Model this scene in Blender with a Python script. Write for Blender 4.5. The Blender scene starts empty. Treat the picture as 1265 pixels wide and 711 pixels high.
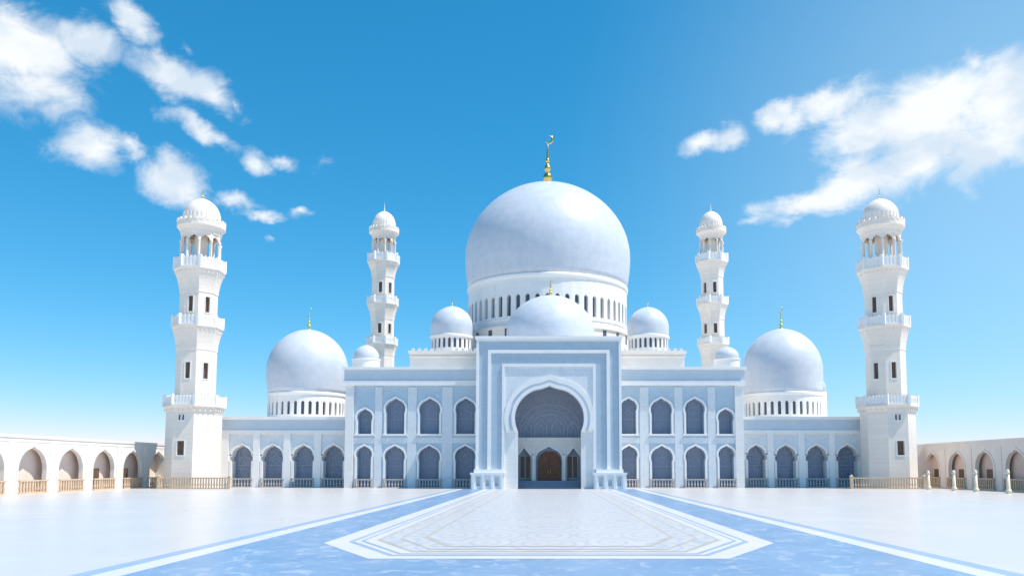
import bpy, bmesh, math, random
from mathutils import Vector, Matrix
from mathutils.geometry import tessellate_polygon

random.seed(7)
R = math.radians
scene = bpy.context.scene
col = scene.collection

# ------------------------------------------------------------------ camera
F_PX, TILT, CAM_H, PPX = 1000.0, R(5.0), 2.6, 678.0
PPY = 577.0 - F_PX * math.tan(TILT)
cam_data = bpy.data.cameras.new('camera')
cam = bpy.data.objects.new('camera', cam_data)
col.objects.link(cam)
cam.location = (0, 0, CAM_H)
cam.rotation_euler = (R(90) + TILT, 0, 0)
cam_data.sensor_width = 36
cam_data.lens = 36 * F_PX / 1265
cam_data.shift_x = -(PPX - 632.5) / 1265
cam_data.shift_y = (PPY - 355.5) / 1265
cam_data.clip_end = 20000
scene.camera = cam

# ------------------------------------------------------------------ light
SUN = Vector((1.0, -0.20, 1.9)).normalized()      # direction towards the sun
sun_el = math.asin(SUN.z)
sun_az = math.atan2(SUN.x, SUN.y)
sd = bpy.data.lights.new('sun', 'SUN')
sd.energy = 4.5
sd.angle = R(0.5)
sd.color = (1.0, 0.93, 0.84)
sun = bpy.data.objects.new('sun', sd)
col.objects.link(sun)
sun.rotation_euler = (-SUN).to_track_quat('-Z', 'Y').to_euler()
sun.location = (60, 40, 120)

scene.view_settings.view_transform = 'Standard'
scene.view_settings.look = 'None'
scene.view_settings.exposure = 0.42
scene.view_settings.gamma = 1.0
scene.view_settings.use_curve_mapping = False
scene.cycles.max_bounces = 8
scene.cycles.diffuse_bounces = 5

world = bpy.data.worlds.new('World')
scene.world = world
world.use_nodes = True
wn, wl = world.node_tree.nodes, world.node_tree.links
wn.clear()


def azel(px, py):
    """direction (azimuth, elevation) of a place in the sky"""
    u, v = px - PPX, PPY - py
    d = Vector((u, F_PX * math.cos(TILT) - v * math.sin(TILT), F_PX * math.sin(TILT) + v * math.cos(TILT))).normalized()
    return math.atan2(d.x, d.y), math.asin(d.z)


def wnode(kind, **kw):
    n = wn.new(kind)
    for k, v in kw.items():
        setattr(n, k, v)
    return n


def wmath(op, a, b=None, c=None, clamp=False):
    n = wnode('ShaderNodeMath', operation=op, use_clamp=clamp)
    for i, x in enumerate((a, b, c)):
        if x is None:
            continue
        if isinstance(x, (int, float)):
            n.inputs[i].default_value = x
        else:
            wl.new(x, n.inputs[i])
    return n.outputs[0]


SKY_STRENGTH = 0.11
sky = wnode('ShaderNodeTexSky', sky_type='NISHITA', sun_disc=False)
sky.sun_elevation = sun_el
sky.sun_rotation = sun_az
sky.altitude = 0
sky.air_density = 1.0
sky.dust_density = 0.0
sky.ozone_density = 3.0
# clear dry air: the sky's own colour, deepened channel by channel
GAIN = 1.08 / (SKY_STRENGTH * 2 ** scene.view_settings.exposure)
ssep = wnode('ShaderNodeSeparateColor')
wl.new(sky.outputs[0], ssep.inputs[0])
scmb = wnode('ShaderNodeCombineColor')
for i_, (k_, p_) in enumerate(((0.0240, 1.80), (0.157, 0.84), (0.214, 0.80))):
    wl.new(wmath('MULTIPLY', wmath('POWER', ssep.outputs[i_], p_), k_ * GAIN), scmb.inputs[i_])

tc = wnode('ShaderNodeTexCoord')
sep = wnode('ShaderNodeSeparateXYZ')
wl.new(tc.outputs['Generated'], sep.inputs[0])
az = wmath('ARCTAN2', sep.outputs[0], sep.outputs[1])
el = wmath('ARCSINE', sep.outputs[2])
cmb = wnode('ShaderNodeCombineXYZ')
wl.new(az, cmb.inputs[0])
wl.new(el, cmb.inputs[1])
# soft warp so that no outline is an ellipse
nz1 = wnode('ShaderNodeTexNoise')
nz1.inputs['Scale'].default_value = 14
nz1.inputs['Detail'].default_value = 6
nz1.inputs['Roughness'].default_value = 0.62
wl.new(cmb.outputs[0], nz1.inputs['Vector'])
vsub = wnode('ShaderNodeVectorMath', operation='SUBTRACT')
wl.new(nz1.outputs['Color'], vsub.inputs[0])
vsub.inputs[1].default_value = (0.5, 0.5, 0.5)
vsc = wnode('ShaderNodeVectorMath', operation='MULTIPLY')
wl.new(vsub.outputs[0], vsc.inputs[0])
vsc.inputs[1].default_value = (0.055, 0.045, 0)
vadd = wnode('ShaderNodeVectorMath', operation='ADD')
wl.new(cmb.outputs[0], vadd.inputs[0])
wl.new(vsc.outputs[0], vadd.inputs[1])
# (px, py, rx, ry, tilt in degrees, weight)
CLOUDS = [
    (20, 50, 125, 68, -6, 1.2), (98, 50, 62, 40, 10, 1.05), (45, 108, 90, 40, 5, 0.85), (40, 142, 50, 22, 0, 0.3),
    (163, 20, 46, 27, -20, 0.95), (232, 62, 26, 10, -25, 0.4),
    (212, 96, 66, 36, -14, 1.15), (255, 108, 60, 32, -22, 0.95), (296, 132, 18, 12, -40, 0.5),
    (243, 163, 62, 19, -20, 1.0),
    (106, 178, 60, 38, -12, 1.2), (165, 186, 40, 17, -8, 0.7),
    (222, 225, 52, 44, -12, 1.2), (292, 246, 46, 13, -6, 0.7),
    (318, 202, 32, 22, -30, 0.85), (350, 203, 24, 13, 8, 0.7),
    (326, 262, 30, 10, 0, 0.8), (370, 259, 18, 9, 0, 0.75), (334, 289, 12, 7, 0, 0.55), (402, 208, 22, 9, 10, 0.25),
    (868, 176, 36, 20, 0, 1.1), (898, 170, 30, 23, 15, 1.1),
    (962, 144, 34, 24, 10, 1.1), (985, 148, 34, 24, 20, 0.7), (1035, 128, 70, 30, 15, 0.85),
    (1075, 155, 95, 46, 12, 1.15), (1150, 132, 105, 60, 16, 1.25), (1245, 125, 90, 72, 18, 1.3), (1200, 82, 26, 20, 10, 0.8),
    (990, 250, 74, 24, 8, 0.95), (1060, 222, 100, 40, 16, 1.1), (1130, 200, 105, 54, 22, 1.12), (1215, 182, 105, 58, 26, 0.95), (1320, 130, 90, 90, 20, 1.0),
    (933, 275, 22, 8, 0, 0.6), (975, 270, 34, 9, 5, 0.6),
]
m = None
for (px, py, rx, ry, tilt, w) in CLOUDS:
    a0, e0 = azel(px, py)
    a1, _ = azel(px + 10, py)
    _, e1 = azel(px, py - 10)
    mp = wnode('ShaderNodeMapping', vector_type='TEXTURE')
    mp.inputs['Location'].default_value = (a0, e0, 0)
    mp.inputs['Rotation'].default_value = (0, 0, R(tilt))
    mp.inputs['Scale'].default_value = (abs(a1 - a0) / 10 * rx, abs(e1 - e0) / 10 * ry, 1)
    wl.new(vadd.outputs[0], mp.inputs['Vector'])
    ln = wnode('ShaderNodeVectorMath', operation='LENGTH')
    wl.new(mp.outputs[0], ln.inputs[0])
    val = wmath('MULTIPLY_ADD', ln.outputs['Value'], -w, w)       # w at the centre, 0 at the rim
    m = val if m is None else wmath('SMOOTH_MAX', m, val, 0.15)
nz2 = wnode('ShaderNodeTexNoise')
nz2.inputs['Scale'].default_value = 26
nz2.inputs['Detail'].default_value = 9
nz2.inputs['Roughness'].default_value = 0.62
nz2.inputs['Distortion'].default_value = 0.5
mp2 = wnode('ShaderNodeMapping')
mp2.inputs['Rotation'].default_value = (0, 0, R(-12))
mp2.inputs['Scale'].default_value = (0.62, 1.0, 1)
wl.new(cmb.outputs[0], mp2.inputs['Vector'])
wl.new(mp2.outputs[0], nz2.inputs['Vector'])
fb = wmath('MULTIPLY_ADD', nz2.outputs['Fac'], 1.55, -0.76)
dens = wmath('ADD', m, fb)
mr = wnode('ShaderNodeMapRange', interpolation_type='SMOOTHSTEP')
wl.new(dens, mr.inputs['Value'])
mr.inputs['From Min'].default_value = 0.03
mr.inputs['From Max'].default_value = 0.85
dmask = wmath('MULTIPLY', mr.outputs[0], 0.94)
# cloud tone: thick parts white, thin lower parts pale blue
tone = wnode('ShaderNodeMapRange', interpolation_type='SMOOTHSTEP')
nz3 = wnode('ShaderNodeTexNoise')
nz3.inputs['Scale'].default_value = 20
nz3.inputs['Detail'].default_value = 5
wl.new(mp2.outputs[0], nz3.inputs['Vector'])
wl.new(nz3.outputs['Fac'], tone.inputs['Value'])
tone.inputs['From Min'].default_value = 0.36
tone.inputs['From Max'].default_value = 0.6
cmix = wnode('ShaderNodeMix', data_type='RGBA')
CL = 0.95 * GAIN
cmix.inputs[6].default_value = (CL * 0.72, CL * 0.82, CL * 0.93, 1)
cmix.inputs[7].default_value = (CL * 1.0, CL * 1.02, CL * 1.03, 1)
wl.new(tone.outputs[0], cmix.inputs[0])
# thin high haze on the sunny side
a0, e0 = azel(1330, 230)
mpv = wnode('ShaderNodeMapping', vector_type='TEXTURE')
mpv.inputs['Location'].default_value = (a0, e0, 0)
mpv.inputs['Scale'].default_value = (0.62, 0.62, 1)
wl.new(cmb.outputs[0], mpv.inputs['Vector'])
lv_ = wnode('ShaderNodeVectorMath', operation='LENGTH')
wl.new(mpv.outputs[0], lv_.inputs[0])
veil = wnode('ShaderNodeMapRange', interpolation_type='SMOOTHSTEP')
wl.new(lv_.outputs['Value'], veil.inputs['Value'])
veil.inputs['From Min'].default_value = 1.0
veil.inputs['From Max'].default_value = 0.0
veil.inputs['To Max'].default_value = 0.34
vmix = wnode('ShaderNodeMix', data_type='RGBA')
wl.new(veil.outputs[0], vmix.inputs[0])
wl.new(scmb.outputs[0], vmix.inputs[6])
vmix.inputs[7].default_value = (CL * 0.75, CL * 0.98, CL * 1.08, 1)
smix = wnode('ShaderNodeMix', data_type='RGBA')
wl.new(dmask, smix.inputs[0])
wl.new(vmix.outputs[2], smix.inputs[6])
wl.new(cmix.outputs[2], smix.inputs[7])
bg = wnode('ShaderNodeBackground')
bg.inputs['Strength'].default_value = SKY_STRENGTH
wl.new(smix.outputs[2], bg.inputs['Color'])
out = wnode('ShaderNodeOutputWorld')
wl.new(bg.outputs[0], out.inputs['Surface'])


# ------------------------------------------------------------------ materials
def mat(name, c1, c2=None, scale=0.6, rough=0.6, metallic=0.0, spec=0.4, joints=None, bump=0.0, detail=5):
    """stone: two tones of broad mottling, optional masonry joints, optional grain"""
    m_ = bpy.data.materials.new(name)
    m_.use_nodes = True
    nt = m_.node_tree
    n, l = nt.nodes, nt.links
    p = n['Principled BSDF']
    p.inputs['Roughness'].default_value = rough
    p.inputs['Metallic'].default_value = metallic
    p.inputs['Specular IOR Level'].default_value = spec
    if c2 is None:
        c2 = tuple(x * 0.9 for x in c1)
    t = n.new('ShaderNodeTexCoord')
    nz = n.new('ShaderNodeTexNoise')
    nz.inputs['Scale'].default_value = scale
    nz.inputs['Detail'].default_value = detail
    nz.inputs['Roughness'].default_value = 0.65
    l.new(t.outputs['Object'], nz.inputs['Vector'])
    mrn = n.new('ShaderNodeMapRange')
    mrn.inputs['From Min'].default_value = 0.35
    mrn.inputs['From Max'].default_value = 0.68
    l.new(nz.outputs['Fac'], mrn.inputs['Value'])
    mx = n.new('ShaderNodeMix')
    mx.data_type = 'RGBA'
    mx.inputs[6].default_value = (*c1, 1)
    mx.inputs[7].default_value = (*c2, 1)
    l.new(mrn.outputs[0], mx.inputs[0])
    colour = mx.outputs[2]
    if joints:
        bw, bh, jc = joints
        comb = n.new('ShaderNodeCombineXYZ')
        sp = n.new('ShaderNodeSeparateXYZ')
        l.new(t.outputs['Object'], sp.inputs[0])
        ad = n.new('ShaderNodeMath')
        ad.operation = 'ADD'
        l.new(sp.outputs[0], ad.inputs[0])
        l.new(sp.outputs[1], ad.inputs[1])
        l.new(ad.outputs[0], comb.inputs[0])
        l.new(sp.outputs[2], comb.inputs[1])
        br = n.new('ShaderNodeTexBrick')
        br.inputs['Scale'].default_value = 1.0
        br.inputs['Mortar Size'].default_value = 0.018
        br.inputs['Mortar Smooth'].default_value = 0.3
        br.inputs['Brick Width'].default_value = bw
        br.inputs['Row Height'].default_value = bh
        br.inputs['Color1'].default_value = (1, 1, 1, 1)
        br.inputs['Color2'].default_value = (0.955, 0.955, 0.95, 1)
        br.inputs['Mortar'].default_value = (jc, jc, jc, 1)
        l.new(comb.outputs[0], br.inputs['Vector'])
        ml = n.new('ShaderNodeMix')
        ml.data_type = 'RGBA'
        ml.blend_type = 'MULTIPLY'
        ml.inputs[0].default_value = 1.0
        l.new(colour, ml.inputs[6])
        l.new(br.outputs['Color'], ml.inputs[7])
        colour = ml.outputs[2]
    l.new(colour, p.inputs['Base Color'])
    if bump:
        b = n.new('ShaderNodeBump')
        b.inputs['Strength'].default_value = bump
        b.inputs['Distance'].default_value = 0.05
        nb = n.new('ShaderNodeTexNoise')
        nb.inputs['Scale'].default_value = 9
        nb.inputs['Detail'].default_value = 6
        l.new(t.outputs['Object'], nb.inputs['Vector'])
        l.new(nb.outputs['Fac'], b.inputs['Height'])
        l.new(b.outputs[0], p.inputs['Normal'])
    return m_


def tile_mat(name, base, line, s=1.6, rough=0.5, amount=0.55, plane='XZ', stretch=(1, 1), rings=19, mirror=False):
    """tiled arabesque: rounded cells and rings drawn in a second glaze colour"""
    m_ = mat(name, base, tuple(x * 0.9 for x in base), 0.9, rough)
    nt = m_.node_tree
    n, l = nt.nodes, nt.links
    p = n['Principled BSDF']
    src = p.inputs['Base Color'].links[0].from_socket
    t = n.new('ShaderNodeTexCoord')
    mp_ = n.new('ShaderNodeMapping')
    if plane == 'XZ':
        mp_.inputs['Rotation'].default_value = (R(90), 0, 0)
    mp_.inputs['Scale'].default_value = (s * stretch[0], s * stretch[1], s * stretch[1])
    if mirror:
        ab = n.new('ShaderNodeVectorMath')
        ab.operation = 'ABSOLUTE'
        l.new(t.outputs['Object'], ab.inputs[0])
        l.new(ab.outputs[0], mp_.inputs['Vector'])
    else:
        l.new(t.outputs['Object'], mp_.inputs['Vector'])
    vo = n.new('ShaderNodeTexVoronoi')
    vo.feature = 'F1'
    vo.inputs['Scale'].default_value = 1.0
    vo.inputs['Randomness'].default_value = 0.35
    l.new(mp_.outputs[0], vo.inputs['Vector'])
    sn = n.new('ShaderNodeMath')
    sn.operation = 'SINE'
    ml = n.new('ShaderNodeMath')
    ml.operation = 'MULTIPLY'
    ml.inputs[1].default_value = rings
    l.new(vo.outputs['Distance'], ml.inputs[0])
    l.new(ml.outputs[0], sn.inputs[0])
    mrn = n.new('ShaderNodeMapRange')
    mrn.inputs['From Min'].default_value = 0.1
    mrn.inputs['From Max'].default_value = 0.9
    mrn.inputs['To Max'].default_value = amount
    l.new(sn.outputs[0], mrn.inputs['Value'])
    mx = n.new('ShaderNodeMix')
    mx.data_type = 'RGBA'
    l.new(mrn.outputs[0], mx.inputs[0])
    l.new(src, mx.inputs[6])
    mx.inputs[7].default_value = (*line, 1)
    l.new(mx.outputs[2], p.inputs['Base Color'])
    return m_


M = {}
M['white'] = mat('white_marble', (0.86, 0.84, 0.81), (0.81, 0.79, 0.76), 0.5, 0.5, joints=(1.5, 0.75, 0.86))
M['trim'] = mat('white_trim', (0.88, 0.865, 0.84), (0.83, 0.82, 0.80), 0.8, 0.45)
M['cream'] = mat('cream_stone', (0.85, 0.80, 0.74), (0.80, 0.75, 0.69), 0.6, 0.55, joints=(1.3, 0.6, 0.88))
M['minaret'] = mat('minaret_stone', (0.89, 0.805, 0.715), (0.84, 0.755, 0.665), 0.5, 0.55, joints=(1.1, 0.62, 0.86))
M['bluewall'] = tile_mat('pale_blue_tile', (0.47, 0.595, 0.69), (0.60, 0.69, 0.75), 1.5, amount=0.5)
M['spandrel'] = tile_mat('spandrel_tile', (0.77, 0.795, 0.81), (0.54, 0.63, 0.715), 1.9, amount=0.55)
M['band'] = mat('blue_band_tile', (0.455, 0.555, 0.635), (0.40, 0.505, 0.595), 1.2, 0.4, joints=(0.9, 0.9, 0.9))
M['frieze'] = mat('frieze_blue', (0.57, 0.65, 0.72), (0.52, 0.605, 0.68), 0.8, 0.5)
M['pane'] = tile_mat('blue_screen', (0.19, 0.235, 0.33), (0.31, 0.36, 0.45), 2.2, rough=0.22, amount=0.7)
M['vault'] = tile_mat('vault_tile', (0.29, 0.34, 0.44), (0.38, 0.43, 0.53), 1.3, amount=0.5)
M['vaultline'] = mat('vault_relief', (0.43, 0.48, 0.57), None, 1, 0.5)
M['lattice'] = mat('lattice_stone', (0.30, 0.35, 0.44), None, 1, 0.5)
M['glass'] = mat('dark_glass', (0.035, 0.045, 0.06), (0.02, 0.025, 0.035), 0.5, 0.12)
M['drumglass'] = mat('drum_glass', (0.10, 0.125, 0.17), (0.07, 0.09, 0.13), 0.5, 0.2)
M['brownwin'] = mat('brown_shutter', (0.16, 0.095, 0.065), (0.11, 0.065, 0.045), 2.5, 0.5)
M['wood'] = mat('door_wood', (0.22, 0.08, 0.038), (0.12, 0.042, 0.02), 3.0, 0.45)
M['dome'] = mat('dome_marble', (0.60, 0.64, 0.695), (0.525, 0.575, 0.645), 0.9, 0.36)


def dome_tiles(m_):
    """staggered marble facets laid round the dome (the dome meshes carry azimuth and height as UV)"""
    n, l = m_.node_tree.nodes, m_.node_tree.links
    p = n['Principled BSDF']
    src = p.inputs['Base Color'].links[0].from_socket
    t = n.new('ShaderNodeUVMap')
    br = n.new('ShaderNodeTexBrick')
    br.inputs['Scale'].default_value = 1.0
    br.inputs['Mortar Size'].default_value = 0.03
    br.inputs['Mortar Smooth'].default_value = 0.6
    br.inputs['Brick Width'].default_value = 1.0
    br.inputs['Row Height'].default_value = 1.0
    br.inputs['Color1'].default_value = (1, 1, 1, 1)
    br.inputs['Color2'].default_value = (0.972, 0.976, 0.982, 1)
    br.inputs['Mortar'].default_value = (0.91, 0.92, 0.935, 1)
    l.new(t.outputs[0], br.inputs['Vector'])
    ml = n.new('ShaderNodeMix')
    ml.data_type = 'RGBA'
    ml.blend_type = 'MULTIPLY'
    ml.inputs[0].default_value = 1.0
    l.new(src, ml.inputs[6])
    l.new(br.outputs['Color'], ml.inputs[7])
    l.new(ml.outputs[2], p.inputs['Base Color'])


dome_tiles(M['dome'])
M['gold'] = mat('gold_leaf', (0.83, 0.60, 0.20), (0.70, 0.48, 0.14), 3, 0.28, metallic=1.0)
M['greengold'] = mat('greenish_gold', (0.50, 0.64, 0.24), (0.4, 0.52, 0.2), 3, 0.4, metallic=0.5)
M['tan'] = mat('tan_stone', (0.68, 0.52, 0.36), (0.56, 0.42, 0.29), 1.6, 0.6)
M['greytan'] = mat('grey_tan_stone', (0.56, 0.52, 0.49), (0.46, 0.43, 0.41), 1.6, 0.6)
M['pink'] = mat('pink_plaster', (0.83, 0.69, 0.60), (0.75, 0.61, 0.53), 0.7, 0.7)
M['palepink'] = mat('pale_pink_plaster', (0.76, 0.58, 0.49), (0.68, 0.51, 0.43), 0.7, 0.7)
M['arcade'] = mat('arcade_stone', (0.82, 0.785, 0.735), (0.77, 0.735, 0.69), 0.5, 0.55, joints=(1.4, 0.7, 0.88))
M['beigearcade'] = mat('beige_arcade_stone', (0.86, 0.76, 0.68), (0.81, 0.71, 0.63), 0.5, 0.55, joints=(1.4, 0.7, 0.9))
M['post'] = mat('pale_post_stone', (0.90, 0.79, 0.60), None, 1.0, 0.5)


# ------------------------------------------------------------------ helpers
def P(px, py, Y):
    """where the line through a measured point of the facade meets the plane at distance Y"""
    u, v = px - PPX, PPY - py
    dy = F_PX * math.cos(TILT) - v * math.sin(TILT)
    dz = F_PX * math.sin(TILT) + v * math.cos(TILT)
    s = Y / dy
    return u * s, CAM_H + dz * s


def PX(px, py, Y):
    return P(px, py, Y)[0]


def PZ(py, Y):
    return P(PPX, py, Y)[1]


ORIGIN = {}


def thing(name, label, cat, loc, group=None):
    o = bpy.data.objects.new(name, None)
    o.empty_display_size = 0.5
    col.objects.link(o)
    o.location = loc
    o['label'] = label
    o['category'] = cat
    if group:
        o['group'] = group
    ORIGIN[o.name] = Vector(loc)
    return o


class MB:
    def __init__(self):
        self.v, self.f, self.s = [], [], []

    def add(self, vs, fs, smooth=False):
        k = len(self.v)
        self.v += [Vector(x) for x in vs]
        self.f += [tuple(i + k for i in f) for f in fs]
        self.s += [smooth] * len(fs)

    def box(self, x0, x1, y0, y1, z0, z1):
        vs = [(x, y, z) for z in (z0, z1) for y in (y0, y1) for x in (x0, x1)]
        self.add(vs, [(0, 2, 3, 1), (4, 5, 7, 6), (0, 1, 5, 4), (2, 6, 7, 3), (0, 4, 6, 2), (1, 3, 7, 5)])

    def obox(self, c, ux, uy, hx, hy, z0, z1):
        """box turned about z: centre c (x, y), axes ux, uy"""
        vs = []
        for z in (z0, z1):
            for sy in (-1, 1):
                for sx in (-1, 1):
                    vs.append((c[0] + ux[0] * hx * sx + uy[0] * hy * sy, c[1] + ux[1] * hx * sx + uy[1] * hy * sy, z))
        self.add(vs, [(0, 2, 3, 1), (4, 5, 7, 6), (0, 1, 5, 4), (2, 6, 7, 3), (0, 4, 6, 2), (1, 3, 7, 5)])

    def lathe(self, cx, cy, prof, n=48, smooth=True, phase=0.0, a0=None, a1=None, cap=True):
        k = len(self.v)
        m_ = len(prof)
        for i in range(n):
            a = phase + 2 * math.pi * i / n
            for (r, z) in prof:
                self.v.append(Vector((cx + r * math.cos(a), cy + r * math.sin(a), z)))
        for i in range(n):
            j = (i + 1) % n
            for q in range(m_ - 1):
                self.f.append((k + i * m_ + q, k + j * m_ + q, k + j * m_ + q + 1, k + i * m_ + q + 1))
                self.s.append(smooth)
        if cap:
            if prof[0][0] > 1e-4:
                self.f.append(tuple(k + i * m_ for i in reversed(range(n))))
                self.s.append(False)
            if prof[-1][0] > 1e-4:
                self.f.append(tuple(k + i * m_ + m_ - 1 for i in range(n)))
                self.s.append(False)

    def panel(self, o, ux, uz, nrm, outer, holes, depth, back=True, edges=True):
        """flat wall in the frame (ux, uz) with real openings, depth metres thick going along -nrm"""
        o, ux, uz, nrm = Vector(o), Vector(ux), Vector(uz), Vector(nrm)
        loops = [outer] + list(holes)
        flat = [q for lp in loops for q in lp]
        tris = tessellate_polygon([[Vector((a, b, 0)) for a, b in lp] for lp in loops])
        fr = [o + ux * a + uz * b for a, b in flat]
        bk = [x - nrm * depth for x in fr]
        nf = len(fr)
        fs = []
        face_n = ux.cross(uz)
        flip = face_n.dot(nrm) < 0
        for t in tris:
            a, b, c = (Vector((*flat[i], 0)) for i in t)
            ccw = (b - a).cross(c - a).z > 0
            tt = tuple(t) if ccw != flip else tuple(reversed(t))
            fs.append(tt)
            if back:
                fs.append(tuple(i + nf for i in reversed(tt)))
        k = 0
        for li, lp in enumerate(loops):
            if li > 0 or edges:
                for i in range(len(lp)):
                    j = (i + 1) % len(lp)
                    fs.append((k + i, k + j, k + j + nf, k + i + nf))
            k += len(lp)
        self.add(fr + bk, fs)

    def strip(self, o, ux, uz, nrm, pts, w, depth, inner=0.0):
        """moulding that follows an open outline: rectangle section from inner to w outside, standing depth proud"""
        o, ux, uz, nrm = Vector(o), Vector(ux), Vector(uz), Vector(nrm)
        n = len(pts)
        ins, outs = [], []
        for i in range(n):
            a = Vector(pts[max(i - 1, 0)])
            b = Vector(pts[min(i + 1, n - 1)])
            d = (b - a).normalized()
            q = Vector((-d.y, d.x))
            p_ = Vector(pts[i])
            ins.append(p_ + q * inner)
            outs.append(p_ + q * w)
        vs = []
        for i in range(n):
            for q, dd in ((ins[i], 0), (ins[i], depth), (outs[i], depth), (outs[i], 0)):
                vs.append(o + ux * q.x + uz * q.y + nrm * dd)
        fs = []
        for i in range(n - 1):
            for e in range(4):
                e2 = (e + 1) % 4
                fs.append((i * 4 + e, i * 4 + e2, i * 4 + 4 + e2, i * 4 + 4 + e))
        fs.append((0, 1, 2, 3))
        k = (n - 1) * 4
        fs.append((k + 3, k + 2, k + 1, k))
        self.add(vs, fs)

    def tube(self, pts, radii, n=8):
        k = len(self.v)
        prev = None
        for i, p_ in enumerate(pts):
            p_ = Vector(p_)
            a = Vector(pts[max(i - 1, 0)])
            b = Vector(pts[min(i + 1, len(pts) - 1)])
            d = (b - a).normalized()
            u = d.cross(Vector((0, 1, 0)))
            if u.length < 1e-3:
                u = d.cross(Vector((1, 0, 0)))
            u.normalize()
            w = d.cross(u)
            for q in range(n):
                t = 2 * math.pi * q / n
                self.v.append(p_ + (u * math.cos(t) + w * math.sin(t)) * radii[i])
        for i in range(len(pts) - 1):
            for q in range(n):
                r = (q + 1) % n
                self.f.append((k + i * n + q, k + i * n + r, k + i * n + n + r, k + i * n + n + q))
                self.s.append(True)

    def build(self, name, material, parent=None, kind=None, bevel=0.0):
        root = parent
        while root is not None and root.parent is not None:
            root = root.parent
        org = ORIGIN[root.name] if root is not None else Vector((0, 0, 0))
        me = bpy.data.meshes.new(name)
        me.from_pydata([tuple(x - org) for x in self.v], [], self.f)
        bm = bmesh.new()
        bm.from_mesh(me)
        bmesh.ops.recalc_face_normals(bm, faces=bm.faces)
        bm.to_mesh(me)
        bm.free()
        for p_, s_ in zip(me.polygons, self.s):
            p_.use_smooth = s_
        me.materials.append(material)
        o = bpy.data.objects.new(name, me)
        col.objects.link(o)
        if parent is not None:
            o.parent = parent
        if kind:
            o['kind'] = kind
        if bevel:
            bv = o.modifiers.new('bevel', 'BEVEL')
            bv.width = bevel
            bv.segments = 2
            bv.limit_method = 'ANGLE'
        return o


def arch(cx, z0, w, zs, za, neck=0.0, seg=9, r_=0.78, bump=0.0):
    """outline of a keel arch, bottom left to bottom right; neck > 0 pulls the springing in (horseshoe)"""
    a = w / 2
    h = za - zs
    r = r_ * a
    lo, hi = R(20), R(89.9)
    for _ in range(50):
        mid = (lo + hi) / 2
        hh = r * math.sin(mid) + (a - r + r * math.cos(mid)) / math.tan(mid)
        if hh > h:
            lo = mid
        else:
            hi = mid
    th = (lo + hi) / 2
    left = []
    if neck > 0:
        phi = math.acos(max(-1, 1 - neck / r))
        zn = zs - r * math.sin(phi)
        left += [(-a + neck, z0), (-a + neck, zn)]
        for i in range(1, 5):
            t = -phi + phi * i / 5
            left.append((-a + r - r * math.cos(t), zs + r * math.sin(t)))
    else:
        left.append((-a, z0))
        if bump > 0:
            left += [(-a, zs - 0.75), (-a - bump, zs - 0.6), (-a - bump, zs - 0.15), (-a, zs - 0.02)]
    for i in range(seg + 1):
        t = th * i / seg
        left.append((-a + r - r * math.cos(t), zs + r * math.sin(t)))
    x1, z1 = left[-1]
    for i in range(1, 4):
        t = i / 4
        sag = 0.03 * a * math.sin(math.pi * t)
        left.append((x1 * (1 - t) + 0 * t - sag * math.cos(th) * 0 + 0, z1 * (1 - t) + za * t - sag * 0.6))
    pts = left + [(0, za)] + [(-x, z) for x, z in reversed(left)]
    return [(cx + x, z) for x, z in pts]


def rect(x0, x1, z0, z1):
    return [(x0, z0), (x1, z0), (x1, z1), (x0, z1)]


AX, AZ, NF = (1, 0, 0), (0, 0, 1), (0, -1, 0)      # frame of a wall that faces the plaza


def finial(parent, x, y, z, h, material, crescent=True):
    b = MB()
    slim = 1.0 if crescent else 0.62
    s = h
    prof = [(0.10 * s, z - 0.02 * s), (0.10 * s, z + 0.02 * s), (0.045 * s, z + 0.05 * s)]
    for zc, r in ((0.16, 0.085), (0.335, 0.06), (0.48, 0.04)):
        for i in range(7):
            t = math.pi * (i + 0.5) / 7
            prof.append((max(0.025 * s, r * s * math.sin(t)), z + zc * s - 1.15 * r * s * math.cos(t)))
    prof += [(0.02 * s, z + 0.62 * s), (0.014 * s, z + 0.78 * s), (0.0, z + 0.80 * s)]
    b.lathe(x, y, [(q_[0] * slim, q_[1]) for q_ in prof], 14)
    if crescent:
        cr = 0.075 * s
        pts, rad = [], []
        for i in range(15):
            t = R(-140) + R(230) * i / 14
            pts.append((x + 0.02 * s + cr * math.cos(t + R(0)) * 0.9, y, z + 0.88 * s + cr * math.sin(t)))
            rad.append(0.005 * s + 0.016 * s * math.sin(math.pi * i / 14))
        pts = [(2 * x - p_[0] if False else p_[0], p_[1], p_[2]) for p_ in pts]
        b.tube(pts, rad, 6)
    return b.build('finial', material, parent)


def dome_profile(rb, rw, zb, zw, zt, n=26, point=0.06):
    """rb at the springing zb, widest rw at zw, closing with a slight point at zt"""
    pr = []
    for i in range(6):
        t = i / 6
        pr.append((rb + (rw - rb) * math.sin(t * math.pi / 2), zb + (zw - zb) * t))
    for i in range(n + 1):
        t = (math.pi / 2) * i / n
        c = math.cos(t)
        z = zw + (zt - zw) * (math.sin(t) * (1 - point) + point * (1 - c) ** 1.5)
        pr.append((rw * c if i < n else 0.0, z))
    return pr


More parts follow.
